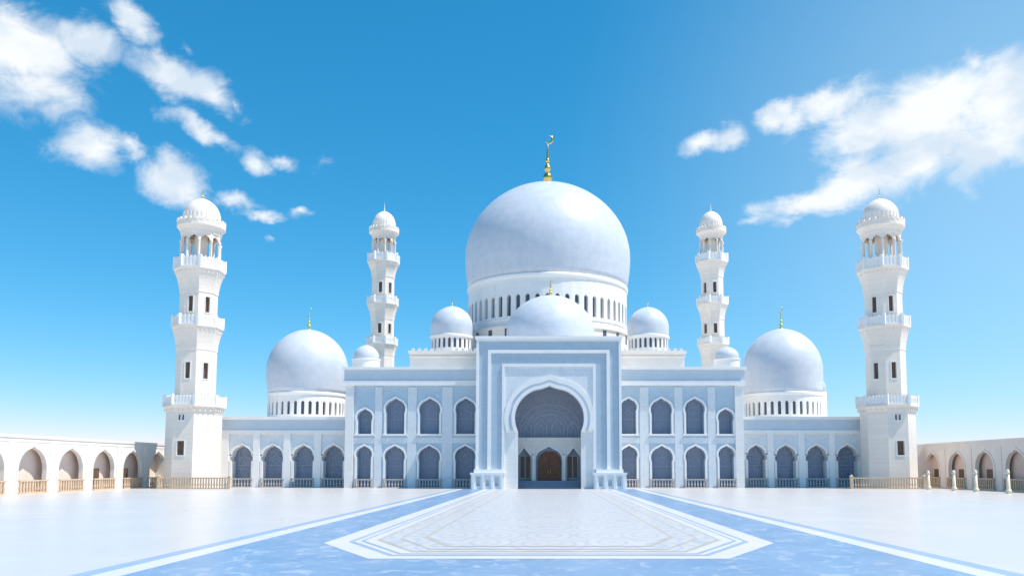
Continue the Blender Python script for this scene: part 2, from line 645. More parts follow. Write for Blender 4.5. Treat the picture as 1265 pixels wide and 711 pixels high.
def drum(parent, cx, cy, r, z0, z1, nb, wz0, wz1, wfrac, wall, paneM, ang=115, depth=0.35):
    """drum of flat bays with arched openings; each visible window is a pane of its own"""
    b = MB()
    half = math.pi / nb
    ri = r * math.cos(half)
    hw = r * math.sin(half)
    for i in range(nb):
        a = -math.pi / 2 + 2 * half * i
        n = Vector((math.cos(a), math.sin(a), 0))
        ux = Vector((-math.sin(a), math.cos(a), 0))
        o = Vector((cx, cy, 0)) + n * ri
        off = abs((a + math.pi / 2 + math.pi) % (2 * math.pi) - math.pi)
        vis = off < R(ang)
        ww = 2 * hw * wfrac
        hole = arch(0, wz0, ww, wz1 - ww * 0.6, wz1, seg=5)
        b.panel(o, ux, AZ, n, rect(-hw, hw, z0, z1), [hole] if vis else [], depth, back=False, edges=False)
    b.lathe(cx, cy, [(r - 0.02, z1 - 0.02), (0.0, z1 - 0.02)], nb, False, cap=False)
    d = b.build('drum', wall, parent)
    for i in range(nb):
        a = -math.pi / 2 + 2 * half * i
        off = abs((a + math.pi / 2 + math.pi) % (2 * math.pi) - math.pi)
        if off >= R(ang):
            continue
        n = Vector((math.cos(a), math.sin(a), 0))
        ux = Vector((-math.sin(a), math.cos(a), 0))
        q = MB()
        ww = 2 * hw * wfrac
        q.obox(Vector((cx, cy)) + n.xy * (ri - depth - 0.06), ux, n, ww * 0.6, 0.05, wz0 - 0.1, wz1 + 0.1)
        q.build('drum_window', paneM, parent)
    return d


def balusters(b, x0, x1, y, z0, z1, axis='X', step=0.42, w=0.13):
    """railing of turned-looking square balusters between two rails along x (or along y)"""
    def bx(a0, a1, t0, t1, q0, q1):
        if axis == 'X':
            b.box(a0, a1, y + t0, y + t1, q0, q1)
        else:
            b.box(y + t0, y + t1, a0, a1, q0, q1)
    bx(x0, x1, -0.11, 0.11, z1 - 0.14, z1)
    bx(x0, x1, -0.10, 0.10, z0, z0 + 0.14)
    n = max(2, int((x1 - x0) / step))
    for i in range(n):
        c = x0 + (x1 - x0) * (i + 0.5) / n
        bx(c - w / 2, c + w / 2, -0.06, 0.06, z0 + 0.14, z1 - 0.14)
        bx(c - w * 0.8, c + w * 0.8, -0.09, 0.09, z0 + 0.34, z0 + 0.62)


# ================================================================== ground
def sheet(name, pts, z, material, holes=()):
    b = MB()
    loops = [pts] + list(holes)
    tris = tessellate_polygon([[Vector((a, c, 0)) for a, c in lp] for lp in loops])
    flat = [q for lp in loops for q in lp]
    b.add([(a, c, z) for a, c in flat], [tuple(t) for t in tris])
    o = b.build(name, material, kind='structure')
    for p_ in o.data.polygons:
        if p_.normal.z < 0:
            p_.flip()
    return o


M['ground'] = mat('pale_ground', (0.62, 0.58, 0.52), (0.54, 0.50, 0.45), 0.02, 0.9)


def slab_mat(name, c1, c2, jc, size, rough, scale):
    """polished slabs: soft mottling, thin joints, slight change of tone from slab to slab"""
    m_ = mat(name, c1, c2, scale, rough, spec=0.5)
    n, l = m_.node_tree.nodes, m_.node_tree.links
    p = n['Principled BSDF']
    src = p.inputs['Base Color'].links[0].from_socket
    t = n.new('ShaderNodeTexCoord')
    br = n.new('ShaderNodeTexBrick')
    br.offset = 0.0
    br.inputs['Scale'].default_value = 1.0
    br.inputs['Mortar Size'].default_value = 0.012
    br.inputs['Brick Width'].default_value = size
    br.inputs['Row Height'].default_value = size
    br.inputs['Color1'].default_value = (1, 1, 1, 1)
    br.inputs['Color2'].default_value = (0.965, 0.97, 0.975, 1)
    br.inputs['Mortar'].default_value = (jc, jc, jc, 1)
    l.new(t.outputs['Object'], br.inputs['Vector'])
    ml = n.new('ShaderNodeMix')
    ml.data_type = 'RGBA'
    ml.blend_type = 'MULTIPLY'
    ml.inputs[0].default_value = 1.0
    l.new(src, ml.inputs[6])
    l.new(br.outputs['Color'], ml.inputs[7])
    l.new(ml.outputs[2], p.inputs['Base Color'])
    nr = n.new('ShaderNodeTexNoise')
    nr.inputs['Scale'].default_value = 0.35
    nr.inputs['Detail'].default_value = 6
    l.new(t.outputs['Object'], nr.inputs['Vector'])
    mr_ = n.new('ShaderNodeMapRange')
    mr_.inputs['To Min'].default_value = rough * 0.75
    mr_.inputs['To Max'].default_value = rough * 1.25
    l.new(nr.outputs['Fac'], mr_.inputs['Value'])
    l.new(mr_.outputs[0], p.inputs['Roughness'])
    return m_


M['plaza'] = slab_mat('plaza_marble', (0.585, 0.565, 0.55), (0.55, 0.532, 0.522), 0.94, 3.0, 0.31, 0.12)
M['lineblue'] = mat('line_blue_marble', (0.30, 0.40, 0.54), (0.26, 0.36, 0.50), 0.5, 0.35)
M['linewhite'] = mat('line_white_marble', (0.62, 0.61, 0.60), (0.57, 0.565, 0.56), 0.5, 0.35)
M['beige'] = mat('line_beige_marble', (0.48, 0.44, 0.38), (0.42, 0.385, 0.335), 0.7, 0.4)


def blue_path_mat():
    m_ = mat('blue_path_marble', (0.15, 0.265, 0.435), (0.20, 0.32, 0.48), 0.35, 0.34, spec=0.5)
    n, l = m_.node_tree.nodes, m_.node_tree.links
    p = n['Principled BSDF']
    src = p.inputs['Base Color'].links[0].from_socket
    t = n.new('ShaderNodeTexCoord')
    mp_ = n.new('ShaderNodeMapping')
    mp_.inputs['Scale'].default_value = (1.0, 0.75, 1)
    l.new(t.outputs['Object'], mp_.inputs['Vector'])
    nz = n.new('ShaderNodeTexNoise')
    nz.inputs['Scale'].default_value = 1.15
    nz.inputs['Detail'].default_value = 7
    nz.inputs['Roughness'].default_value = 0.7
    nz.inputs['Distortion'].default_value = 1.4
    l.new(mp_.outputs[0], nz.inputs['Vector'])
    r1 = n.new('ShaderNodeMapRange')
    r1.inputs['From Min'].default_value = 0.52
    r1.inputs['From Max'].default_value = 0.64
    r1.inputs['To Max'].default_value = 0.85
    l.new(nz.outputs['Fac'], r1.inputs['Value'])
    mx = n.new('ShaderNodeMix')
    mx.data_type = 'RGBA'
    l.new(r1.outputs[0], mx.inputs[0])
    l.new(src, mx.inputs[6])
    mx.inputs[7].default_value = (0.40, 0.48, 0.58, 1)
    l.new(mx.outputs[2], p.inputs['Base Color'])
    return m_


M['bluepath'] = blue_path_mat()
M['carpet'] = tile_mat('inlaid_cream_marble', (0.55, 0.55, 0.555), (0.36, 0.40, 0.46), 0.62, rough=0.34, amount=0.55, plane='XY', stretch=(1.0, 0.42), rings=26, mirror=True)

sheet('ground', [(-4000, -500), (4000, -500), (4000, 8000), (-4000, 8000)], -0.02, M['ground'])
sheet('plaza', [(-70, -20), (70, -20), (70, 125), (-70, 125)], 0.0, M['plaza'])


def bar(x, y0, y1):
    return [(-x, y0), (x, y0), (x, y1), (-x, y1)]


sheet('path_edge_line', bar(11.6, -8, 99.0), 0.004, M['lineblue'])
sheet('path_edge_stripe', bar(11.05, -7.6, 98.8), 0.008, M['linewhite'])
sheet('blue_path', bar(10.3, -7, 98.6), 0.012, M['bluepath'])


def octo(ins):
    """chamfered long panel of the path, inset by ins metres"""
    k = ins * 0.414
    x, y0, y1, c = 7.75 - ins, 23.4 + ins, 97.5 - ins, 2.6
    cy = 4.8
    return [(-x + c - k, y0), (x - c + k, y0), (x, y0 + cy - k), (x, y1), (-x, y1), (-x, y0 + cy - k)]


for ins, nm, mk in ((0, 'panel_border', 'linewhite'), (0.75, 'panel_line', 'lineblue'), (0.92, 'panel_border', 'linewhite'),
                    (1.12, 'panel_line', 'lineblue'), (1.24, 'panel_border', 'linewhite'), (1.62, 'panel_line', 'beige'),
                    (1.76, 'panel_field', 'carpet'), (2.35, 'panel_line', 'beige'), (2.46, 'panel_field', 'carpet'),
                    (3.15, 'panel_line', 'beige'), (3.3, 'panel_field', 'carpet')):
    sheet(nm, octo(ins), 0.016 + 0.004 * [0, .75, .92, 1.12, 1.24, 1.62, 1.76, 2.35, 2.46, 3.15, 3.3].index(ins), M[mk])

# ================================================================== mosque: halls, portal and domes
Y0, YB = 100.0, 104.0                       # front of the portal, front of the two-storey hall
mosque = thing('mosque', 'white and pale blue mosque with a huge central dome behind a tall arched portal', 'mosque', (0, 110, 0))

# ---- portal
pxl, pxr = PX(588, 520, Y0), PX(768, 520, Y0)
pz = PZ(418, Y0)
pcx = (pxl + pxr) / 2


def pw(px):
    return PX(px, 520, Y0)


ow = (pw(721.5) - pw(636.0))
oc = (pw(721.5) + pw(636.0)) / 2
ozs, oza, = PZ(516, Y0), PZ(476, Y0)
o_line = arch(oc, 0.0, ow, ozs, oza, neck=0.38, seg=12, r_=0.86)
b = MB()
b.panel((0, Y0, 0), AX, AZ, NF, rect(pxl, pxr, 0, pz), [o_line], 1.2)
b.box(pxl, pxl + 3.6, Y0 + 1.2, Y0 + 9, 0, pz)
b.box(pxr - 3.6, pxr, Y0 + 1.2, Y0 + 9, 0, pz)
b.box(pxl + 3.6, pxr - 3.6, Y0 + 1.2, Y0 + 9, PZ(470, Y0), pz)
portal = b.build('portal', M['white'], mosque)


def frame_band(x0, x1, zt, w, zb, proud, nm, mk):
    q = MB()
    q.panel((0, Y0 - proud, 0), AX, AZ, NF,
            [(x0, zb), (x0 + w, zb), (x0 + w, zt - w), (x1 - w, zt - w), (x1 - w, zb), (x1, zb), (x1, zt), (x0, zt)], [], proud + 0.02)
    return q.build(nm, M[mk], portal)


zb = PZ(579, Y0)
for (l_, r_, t_, l2, pr, nm, mk) in ((588, 768, 418, 591.3, 0.22, 'portal_border', 'trim'), (591.3, 764.6, 420.6, 602.3, 0.06, 'portal_band', 'band'),
                                     (602.3, 753.6, 432.0, 606.4, 0.20, 'portal_border', 'trim'), (606.4, 749.4, 436.5, 620, 0.06, 'portal_band', 'band'),
                                     (620, 736, 449.2, 623.4, 0.18, 'portal_border', 'trim')):
    frame_band(pw(l_), pw(r_), PZ(t_, Y0), pw(l2) - pw(l_), zb, pr, nm, mk)
# inner field of the portal, arch mouldings
q = MB()
fo = arch(oc, zb, ow + 2.5, ozs, oza + 1.35, neck=0.2, seg=12, r_=0.86)
q.panel((0, Y0 - 0.05, 0), AX, AZ, NF,
        [(pw(623.4), PZ(540, Y0))] + [(x, max(z, PZ(540, Y0))) for x, z in fo[1:-1]] + [(pw(732.6), PZ(540, Y0)), (pw(732.6), PZ(452.6, Y0)), (pw(623.4), PZ(452.6, Y0))], [], 0.07)
q.build('spandrel_panel', M['spandrel'], portal)
q = MB()
q.strip((0, Y0, 0), AX, AZ, NF, o_line[1:-1], 0.42, 0.30)
q.build('arch_moulding', M['trim'], portal)
q = MB()
q.strip((0, Y0, 0), AX, AZ, NF, o_line[2:-2], 0.74, 0.12, 0.42)
q.build('arch_moulding', M['frieze'], portal)
q = MB()
q.strip((0, Y0, 0), AX, AZ, NF, o_line[2:-2], 1.30, 0.22, 0.74)
q.build('arch_moulding', M['trim'], portal)
# parapet edge of the portal
q = MB()
q.box(pxl - 0.18, pxr + 0.18, Y0 - 0.30, Y0 + 9.1, pz, pz + 0.28)
q.build('portal_coping', M['trim'], portal)
# plinths at the feet of the portal
for (a_, b_) in ((583, 623.5), (732.5, 772.5)):
    x0, x1 = pw(a_), pw(b_)
    q = MB()
    n1 = rect(x0 + (x1 - x0) * 0.44, x0 + (x1 - x0) * 0.56, 0.35, 1.1)
    n2 = rect(x0 + (x1 - x0) * 0.16, x0 + (x1 - x0) * 0.28, 0.35, 1.5)
    n3 = rect(x0 + (x1 - x0) * 0.72, x0 + (x1 - x0) * 0.84, 0.35, 1.5)
    q.panel((0, Y0 - 0.9, 0), AX, AZ, NF, rect(x0, x1, 0, 1.75), [n1, n2, n3], 0.5)
    q.box(x0, x1, Y0 - 0.42, Y0 - 0.01, 0, 1.745)
    q.box(x0 - 0.1, x1 + 0.1, Y0 - 1.0, Y0 - 0.01, 1.75, 1.98)
    q.box(x0 + 0.35, x1 - 0.35, Y0 - 0.7, Y0 - 0.01, 1.98, zb)
    for k in range(4):
        xx = x0 + (x1 - x0) * (0.08 + 0.28 * k)
        q.box(xx - 0.14, xx + 0.14, Y0 - 1.02, Y0 - 0.9, 0, 1.75)
    pl = q.build('plinth', M['trim'], portal)
# the recess: upper tiled wall, beam, entrance wall with three niches
ex0, ex1 = oc - ow / 2 - 0.6, oc + ow / 2 + 0.6
YV, YE = Y0 + 6.0, Y0 + 4.4
zbeam = PZ(540, YE)
q = MB()
q.box(ex0, ex1, YV, YV + 0.4, zbeam - 0.3, PZ(470, Y0))
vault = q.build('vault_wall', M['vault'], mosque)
q = MB()
vw = ow * 1.05
for cx_, w_, h_ in ((-0.345, 0.14, 2.1), (-0.125, 0.16, 2.4), (0.125, 0.16, 2.4), (0.345, 0.14, 2.1)):
    pts = arch(oc + vw * cx_, zbeam, vw * w_, zbeam + h_ * 0.55, zbeam + h_, seg=6)
    q.strip((0, YV, 0), AX, AZ, NF, pts, 0.16, 0.14)
    q.strip((0, YV, 0), AX, AZ, NF, arch(oc + vw * cx_, zbeam, vw * w_ * 0.5, zbeam + h_ * 0.4, zbeam + h_ * 0.7, seg=6), 0.09, 0.08)
for rr in (2.3, 3.0, 3.9):
    pts = [(oc + rr * math.cos(R(180 - 180 * i / 24)), zbeam + 1.15 + rr * 0.82 * math.sin(R(180 - 180 * i / 24))) for i in range(25)]
    q.strip((0, YV, 0), AX, AZ, NF, pts, 0.12, 0.10)
q.build('vault_relief', M['vaultline'], vault)


def ew(px):
    return PX(px, 570, YE)


holes = []
dn = arch((ew(664) + ew(692)) / 2, 0.9, ew(694) - ew(662), PZ(567, YE), PZ(551, YE), seg=8)
sl = arch(ew(647.5), 0.9, ew(656) - ew(639), PZ(566, YE), PZ(552.5, YE), seg=8)
sr = arch(ew(708.5), 0.9, ew(717) - ew(700), PZ(566, YE), PZ(552.5, YE), seg=8)
q = MB()
q.panel((0, YE, 0), AX, AZ, NF, rect(ex0, ex1, 0.9, zbeam), [
    [(x, max(z, 0.91)) for x, z in lp] for lp in (dn, sl, sr)], 0.9)
q.box(ex0, ex1, YE + 1.05, YE + 1.3, 0, zbeam - 0.01)
q.box(ex0, ex1, YE + 0.9, YV, zbeam - 0.25, zbeam - 0.002)
ent = q.build('entrance_wall', M['cream'], mosque)
q = MB()
for k in range(4):
    q.box(ex0, ex1, YE - 0.2 - 0.45 * (3 - k) - 0.45, YE + 1.05 if k == 3 else YE - 0.2 - 0.45 * (3 - k), 0, 0.225 * (k + 1))
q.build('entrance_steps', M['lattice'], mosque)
q = MB()
for lp in (dn, sl, sr):
    q.strip((0, YE, 0), AX, AZ, NF, lp[1:-1], 0.2, 0.1)
for px in (659, 697):
    q.lathe(ew(px), YE - 0.16, [(0.30, 0.9), (0.30, 1.15), (0.2, 1.25), (0.19, PZ(566, YE)), (0.3, PZ(566, YE) + 0.2), (0.32, PZ(566, YE) + 0.45)], 14)
q.build('niche_moulding', M['trim'], ent)
# the niche backs, the brown double door, two dark windows
q = MB()
q.box(ex0 + 0.02, ex1 - 0.02, YE + 0.95, YE + 1.04, 0.92, zbeam - 0.3)
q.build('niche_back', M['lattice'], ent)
dz = PZ(560, YE)
q = MB()
da = arch(oc, 0.92, ew(692) - ew(664.2), dz - 1.05, dz, seg=8, r_=0.95)
mid = len(da) // 2
q.panel((0, YE + 0.72, 0), AX, AZ, NF, da[:mid + 1] + [(oc, 0.92)], [], 0.12)
q.panel((0, YE + 0.72, 0), AX, AZ, NF, [(oc + 0.03, 0.92), (oc + 0.03, da[mid][1] - 0.02)] + da[mid + 1:], [], 0.12)
for sgn in (-1, 1):
    for (u0, u1) in ((0.12, 0.55), (0.68, 1.1)):
        for (v0, v1) in ((1.1, 1.9), (2.05, 3.1)):
            xa, xb = sorted((oc + sgn * u0, oc + sgn * u1))
            q.box(xa, xb, YE + 0.67, YE + 0.72, v0, v1)
door = q.build('entrance_door', M['wood'], mosque)
q = MB()
for sgn in (-1, 1):
    q.tube([(oc + sgn * 0.14, YE + 0.60, 1.75), (oc + sgn * 0.14, YE + 0.56, 1.9), (oc + sgn * 0.14, YE + 0.56, 2.2), (oc + sgn * 0.14, YE + 0.60, 2.35)], [0.03] * 4, 6)
q.build('door_handle', M['gold'], door)
for px in (648.5, 707.5):
    w2 = 0.62
    q = MB()
    q.panel((0, YE + 0.80, 0), AX, AZ, NF, rect(ew(px) - w2 - 0.1, ew(px) + w2 + 0.1, PZ(590, YE) - 0.1, PZ(563, YE) + 0.1), [rect(ew(px) - w2, ew(px) + w2, PZ(590, YE), PZ(563, YE))], 0.14)
    q.box(ew(px) - 0.05, ew(px) + 0.05, YE + 0.82, YE + 0.9, PZ(590, YE), PZ(563, YE))
    wdw = q.build('window', M['greytan'], mosque)
    q = MB()
    q.box(ew(px) - w2, ew(px) + w2, YE + 0.90, YE + 0.94, PZ(590, YE), PZ(563, YE))
    q.build('pane', M['glass'], wdw)


def window(parent, outline, Y, depth, zcut, trimw=0.26, rail=None):
    """arched opening: raised surround as the part, tiled screen and its bars as sub-parts"""
    q = MB()
    q.strip((0, Y, 0), AX, AZ, NF, outline, trimw, 0.14)
    w_ = q.build('window', M['trim'], parent)
    xs = [p_[0] for p_ in outline]
    zs = [p_[1] for p_ in outline]
    q = MB()
    q.box(min(xs) - 0.15, max(xs) + 0.15, Y + depth + 0.02, Y + depth + 0.09, max(0.01, min(zs) - 0.1), max(zs) + 0.1)
    q.build('pane', M['pane'], w_)
    q = MB()
    cx_ = (min(xs) + max(xs)) / 2
    for t in (-0.27, 0.27):
        xx = cx_ + t * (max(xs) - min(xs))
        q.box(xx - 0.05, xx + 0.05, Y + depth - 0.06, Y + depth + 0.015, max(0.01, min(zs)), max(zs) - 0.45)
    q.box(min(xs), max(xs), Y + depth - 0.05, Y + depth + 0.012, zcut - 0.06, zcut + 0.06)
    pts = arch(cx_, zcut, (max(xs) - min(xs)) * 0.5, zcut + 0.5, zcut + 1.15, seg=6)
    q.strip((0, Y + depth + 0.02, 0), AX, AZ, NF, pts, 0.10, 0.07)
    q.build('lattice', M['lattice'], w_)
    return w_


# ---- two-storey hall either side of the portal
HALL = {
    -1: dict(x=(427, 588), upper=[(441, 460, 504.5), (476, 500.5, 491.5), (517.5, 543.7, 491.5), (562.5, 587.5, 491.5)], pil=[(463, 472), (503.5, 514.5), (546, 559)], end=(427, 437)),
    1: dict(x=(768, 918), upper=[(887, 906.5, 504.5), (846.5, 871, 491.5), (804, 830.5, 491.5), (767, 787, 491.5)], pil=[(874.5, 884), (833.5, 843.5), (790.5, 801.5)], end=(908, 918)),
}
for sd_, H in HALL.items():
    def hx(px):
        return PX(px, 530, YB)
    x0, x1 = hx(H['x'][0]), hx(H['x'][1])
    if sd_ < 0:
        x1 = pxl + 1.0
    else:
        x0 = pxr - 1.0
    zt = PZ(476, YB)
    ups, los = [], []
    for (a_, b_, yt) in H['upper']:
        w_ = hx(b_) - hx(a_)
        c_ = (hx(a_) + hx(b_)) / 2
        ups.append(arch(c_, PZ(535.5, YB), w_, PZ(yt, YB) - w_ * 0.555, PZ(yt, YB), neck=0.11, seg=10, r_=0.92))
        los.append(arch(c_, 0.02, w_ * 1.02, PZ(550, YB) - w_ * 0.56, PZ(550, YB), neck=0.11, seg=10, r_=0.92))
    b = MB()
    b.panel((0, YB, 0), AX, AZ, NF, rect(x0, x1, 0, zt), ups + los, 1.1)
    wall_ = b.build('front_wall', M['bluewall'], mosque)
    for lp in ups:
        window(mosque, lp, YB, 1.1, PZ(517, YB))
        q = MB()
        xs = [p_[0] for p_ in lp]
        q.box(min(xs) - 0.3, max(xs) + 0.3, YB - 0.22, YB - 0.001, PZ(537.5, YB), PZ(535.5, YB))
        q.build('window_sill', M['trim'], mosque)
    for lp in los:
        window(mosque, lp, YB, 1.1, PZ(575, YB))
        xs = [p_[0] for p_ in lp]
        q = MB()
        balusters(q, min(xs) - 0.25, max(xs) + 0.25, YB - 0.3, 0.0, 1.15, step=0.36)
        q.build('balustrade', M['greytan'], mosque)
    # white pilasters, string course, cornice, end pier
    q = MB()
    for (a_, b_) in H['pil']:
        q.box(hx(a_), hx(b_), YB - 0.10, YB - 0.003, 0.0, PZ(478, YB))
    q.build('pilaster', M['spandrel'], wall_)
    q = MB()
    q.box(hx(H['end'][0]), hx(H['end'][1]), YB - 0.30, YB - 0.003, 0.0, PZ(476, YB))
    q.build('pier', M['white'], wall_)
    ce0, ce1 = (x0 - 0.05, x1) if sd_ < 0 else (x0, x1 + 0.05)
    q = MB()
    q.box(ce0 - (0.3 if sd_ < 0 else 0), ce1 + (0.3 if sd_ > 0 else 0), YB - 0.45, YB + 1.2, PZ(476, YB), PZ(470, YB))
    q.box(ce0 - (0.45 if sd_ < 0 else 0), ce1 + (0.45 if sd_ > 0 else 0), YB - 0.62, YB + 1.2, PZ(456.5, YB), PZ(453.5, YB))
    q.build('cornice', M['trim'], wall_)
    q = MB()
    q.box(ce0 - (0.2 if sd_ < 0 else 0), ce1 + (0.2 if sd_ > 0 else 0), YB - 0.30, YB + 1.2, PZ(470, YB), PZ(456.5, YB))
    q.build('frieze', M['frieze'], wall_)
    q = MB()
    q.box(x0, x1, YB - 0.06, YB - 0.002, PZ(547, YB), PZ(540, YB))
    q.build('string_course', M['spandrel'], wall_)
    q = MB()
    q.box(x0 + 0.02, x1 - 0.02, YB + 1.21, 146, 0, PZ(457, YB))
    q.build('hall_body', M['white'], mosque)

# middle body under the big dome and the stepped roof terrace
YT = 110.5
q = MB()
q.box(pxl + 0.9, pxr - 0.9, Y0 + 9.1, 146, 0, PZ(456, YB))
q.build('hall_body', M['white'], mosque)
tx0, tx1 = PX(506.5, 440, YT), PX(845.5, 440, YT)
tz = PZ(433, YT)
q = MB()
q.box(tx0, tx1, YT, 146, PZ(460, YB), tz - 0.35)
q.box(tx0 - 0.25, tx1 + 0.25, YT - 0.25, 146.2, tz - 0.35, tz)
q.box(tx0 - 0.12, tx1 + 0.12, YT - 0.12, 146.1, tz - 0.85, tz - 0.7)
terrace = q.build('roof_terrace', M['cream'], mosque)
q = MB()
n_ = 44
for i in range(n_):
    xx = tx0 + (tx1 - tx0) * (i + 0.5) / n_
    q.box(xx - 0.2, xx + 0.2, YT - 0.2, YT + 0.05, tz, tz + 0.32)
q.build('parapet', M['cream'], terrace)

# ---- domes of the mosque
YD = 127.0
mdx = PX(676.5, 330, YD)


def dome(name, parent, cx, cy, rb, rw, zb_, zw, zt_, fin_h, fin_m, n=72, crescent=True, point=0.06):
    q = MB()
    q.lathe(cx, cy, dome_profile(rb, rw, zb_, zw, zt_, point=point), n)
    d = q.build(name, M['dome'], parent)
    root = parent if parent.parent is None else parent.parent
    org = ORIGIN[root.name]
    me = d.data
    uv = me.uv_layers.new(name='UVMap')
    nt_ = 56 if rw > 9 else (40 if rw > 4.5 else 28)
    row = 2 * math.pi * rw / nt_
    for p_ in me.polygons:
        cen = me.vertices[p_.vertices[0]].co + org
        for li in p_.loop_indices:
            co = me.vertices[me.loops[li].vertex_index].co + org
            a_z = math.atan2(co.x - cx, -(co.y - cy))
            if p_.center.length and a_z < -3.0 and (p_.center.x + org.x - cx) > 0:
                a_z += 2 * math.pi
            if a_z > 3.0 and (p_.center.x + org.x - cx) < 0:
                a_z -= 2 * math.pi
            if math.hypot(co.x - cx, co.y - cy) < 1e-3:
                a_z = math.atan2(p_.center.x + org.x - cx, -(p_.center.y + org.y - cy))
            arc = rw * math.asin(max(-1, min(1, (co.z - zw) / max(0.1, zt_ - zw))))
            uv.data[li].uv = (a_z / (2 * math.pi) * nt_, arc / row)
    if fin_h:
        finial(d, cx, cy, zt_ - fin_h * 0.02, fin_h, fin_m, crescent)
    return d


def ring(parent, cx, cy, r, z0, z1, mk, nm='drum_moulding', n=72):
    q = MB()
    q.lathe(cx, cy, [(r - 0.5, z0), (r * 0.995, z0), (r, z0 + (z1 - z0) * 0.35), (r, z1 - (z1 - z0) * 0.2), (r - 0.1, z1), (r - 0.5, z1)], n, smooth=False, cap=False)
    return q.build(nm, M[mk], parent)


rd = (PX(775, 400, YD) - PX(580, 400, YD)) / 2
rw = (PX(778, 320, YD) - PX(575, 320, YD)) / 2
zbase = PZ(359, YD)
md = dome('main_dome', mosque, mdx, YD, rd * 1.005, rw, zbase, PZ(322, YD), PZ(229, YD), PZ(163, YD) - PZ(229, YD), M['gold'], n=96, point=0.03)
YF = YD - rd
drum(md, mdx, YD, rd, PZ(445, YD), zbase, 54, PZ(388, YF), PZ(361, YF), 0.46, M['white'], M['drumglass'], ang=115, depth=0.5)
ring(md, mdx, YD, rd + 0.22, zbase - 0.62, zbase, 'trim')
ring(md, mdx, YD, rd + 0.12, PZ(391, YF) - 0.2, PZ(391, YF), 'trim')
# lower stage of the drum with square windows
q = MB()
rs = rd + 0.5
zst = PZ(399, YF)
q.lathe(mdx, YD, [(rs, PZ(446, YD)), (rs, zst - 0.5), (rs + 0.2, zst - 0.45), (rs + 0.2, zst - 0.15), (rd, zst)], 54, smooth=False, phase=R(90) - math.pi / 54)
q.build('drum_base', M['cream'], md)
for i in range(-6, 7):
    a = R(-90 + 13.33 * i)
    n_v = Vector((math.cos(a), math.sin(a), 0))
    u_v = Vector((-math.sin(a), math.cos(a), 0))
    q = MB()
    q.obox(Vector((mdx, YD)) + n_v.xy * (rs * 0.9985), u_v, n_v, 0.36, 0.02, PZ(416, YF), PZ(404, YF))
    q.build('base_window', M['drumglass'], md)

YP = 109.5
pdx = PX(680, 400, YP)
prw = (PX(734.5, 405, YP) - PX(626, 405, YP)) / 2
pd = dome('portal_dome', mosque, pdx, YP, prw * 0.99, prw, PZ(424, YP), PZ(412, YP), PZ(365, YP), PZ(343, YP) - PZ(365, YP), M['gold'], point=0.04)
q = MB()
q.lathe(pdx, YP, [(prw * 1.02, PZ(470, YP)), (prw * 1.02, PZ(424, YP)), (prw * 0.9, PZ(424, YP) + 0.02)], 64, cap=False)
q.build('drum', M['white'], pd)

YS = 116.5
for px_a, px_b, yt in ((532, 585, 378), (775, 826, 379)):
    cx_ = PX((px_a + px_b) / 2, 400, YS)
    r_ = (PX(px_b, 400, YS) - PX(px_a, 400, YS)) / 2
    d = dome('roof_dome', mosque, cx_, YS, r_ * 0.98, r_, PZ(416, YS), PZ(405, YS), PZ(yt, YS), PZ(365, YS) - PZ(378, YS), M['gold'], n=48, crescent=False)
    drum(d, cx_, YS, r_ * 0.96, tz - 0.1, PZ(416, YS), 24, PZ(432, YS), PZ(420, YS), 0.48, M['white'], M['drumglass'], ang=100, depth=0.2)
    ring(d, cx_, YS, r_ * 1.02, PZ(418.5, YS), PZ(415.5, YS), 'trim', n=48)
YK = 110.0
for px_, yt, hw_ in ((452.5, 426, 15.5), (898, 428, 14.5)):
    cx_ = PX(px_, 440, YK)
    r_ = hw_ * YK / 1000 * 1.02
    d = dome('roof_dome', mosque, cx_, YK, r_ * 0.97, r_, PZ(444, YK), PZ(441, YK), PZ(yt, YK), 0.55, M['trim'], n=40, crescent=False)
    q = MB()
    q.lathe(cx_, YK, [(r_ * 1.06, PZ(458, YK)), (r_ * 1.06, PZ(445.5, YK)), (r_ * 1.12, PZ(445, YK)), (r_ * 1.12, PZ(443.6, YK)), (r_ * 0.9, PZ(443.5, YK))], 40, smooth=False, cap=False)
    q.build('drum', M['white'], d)

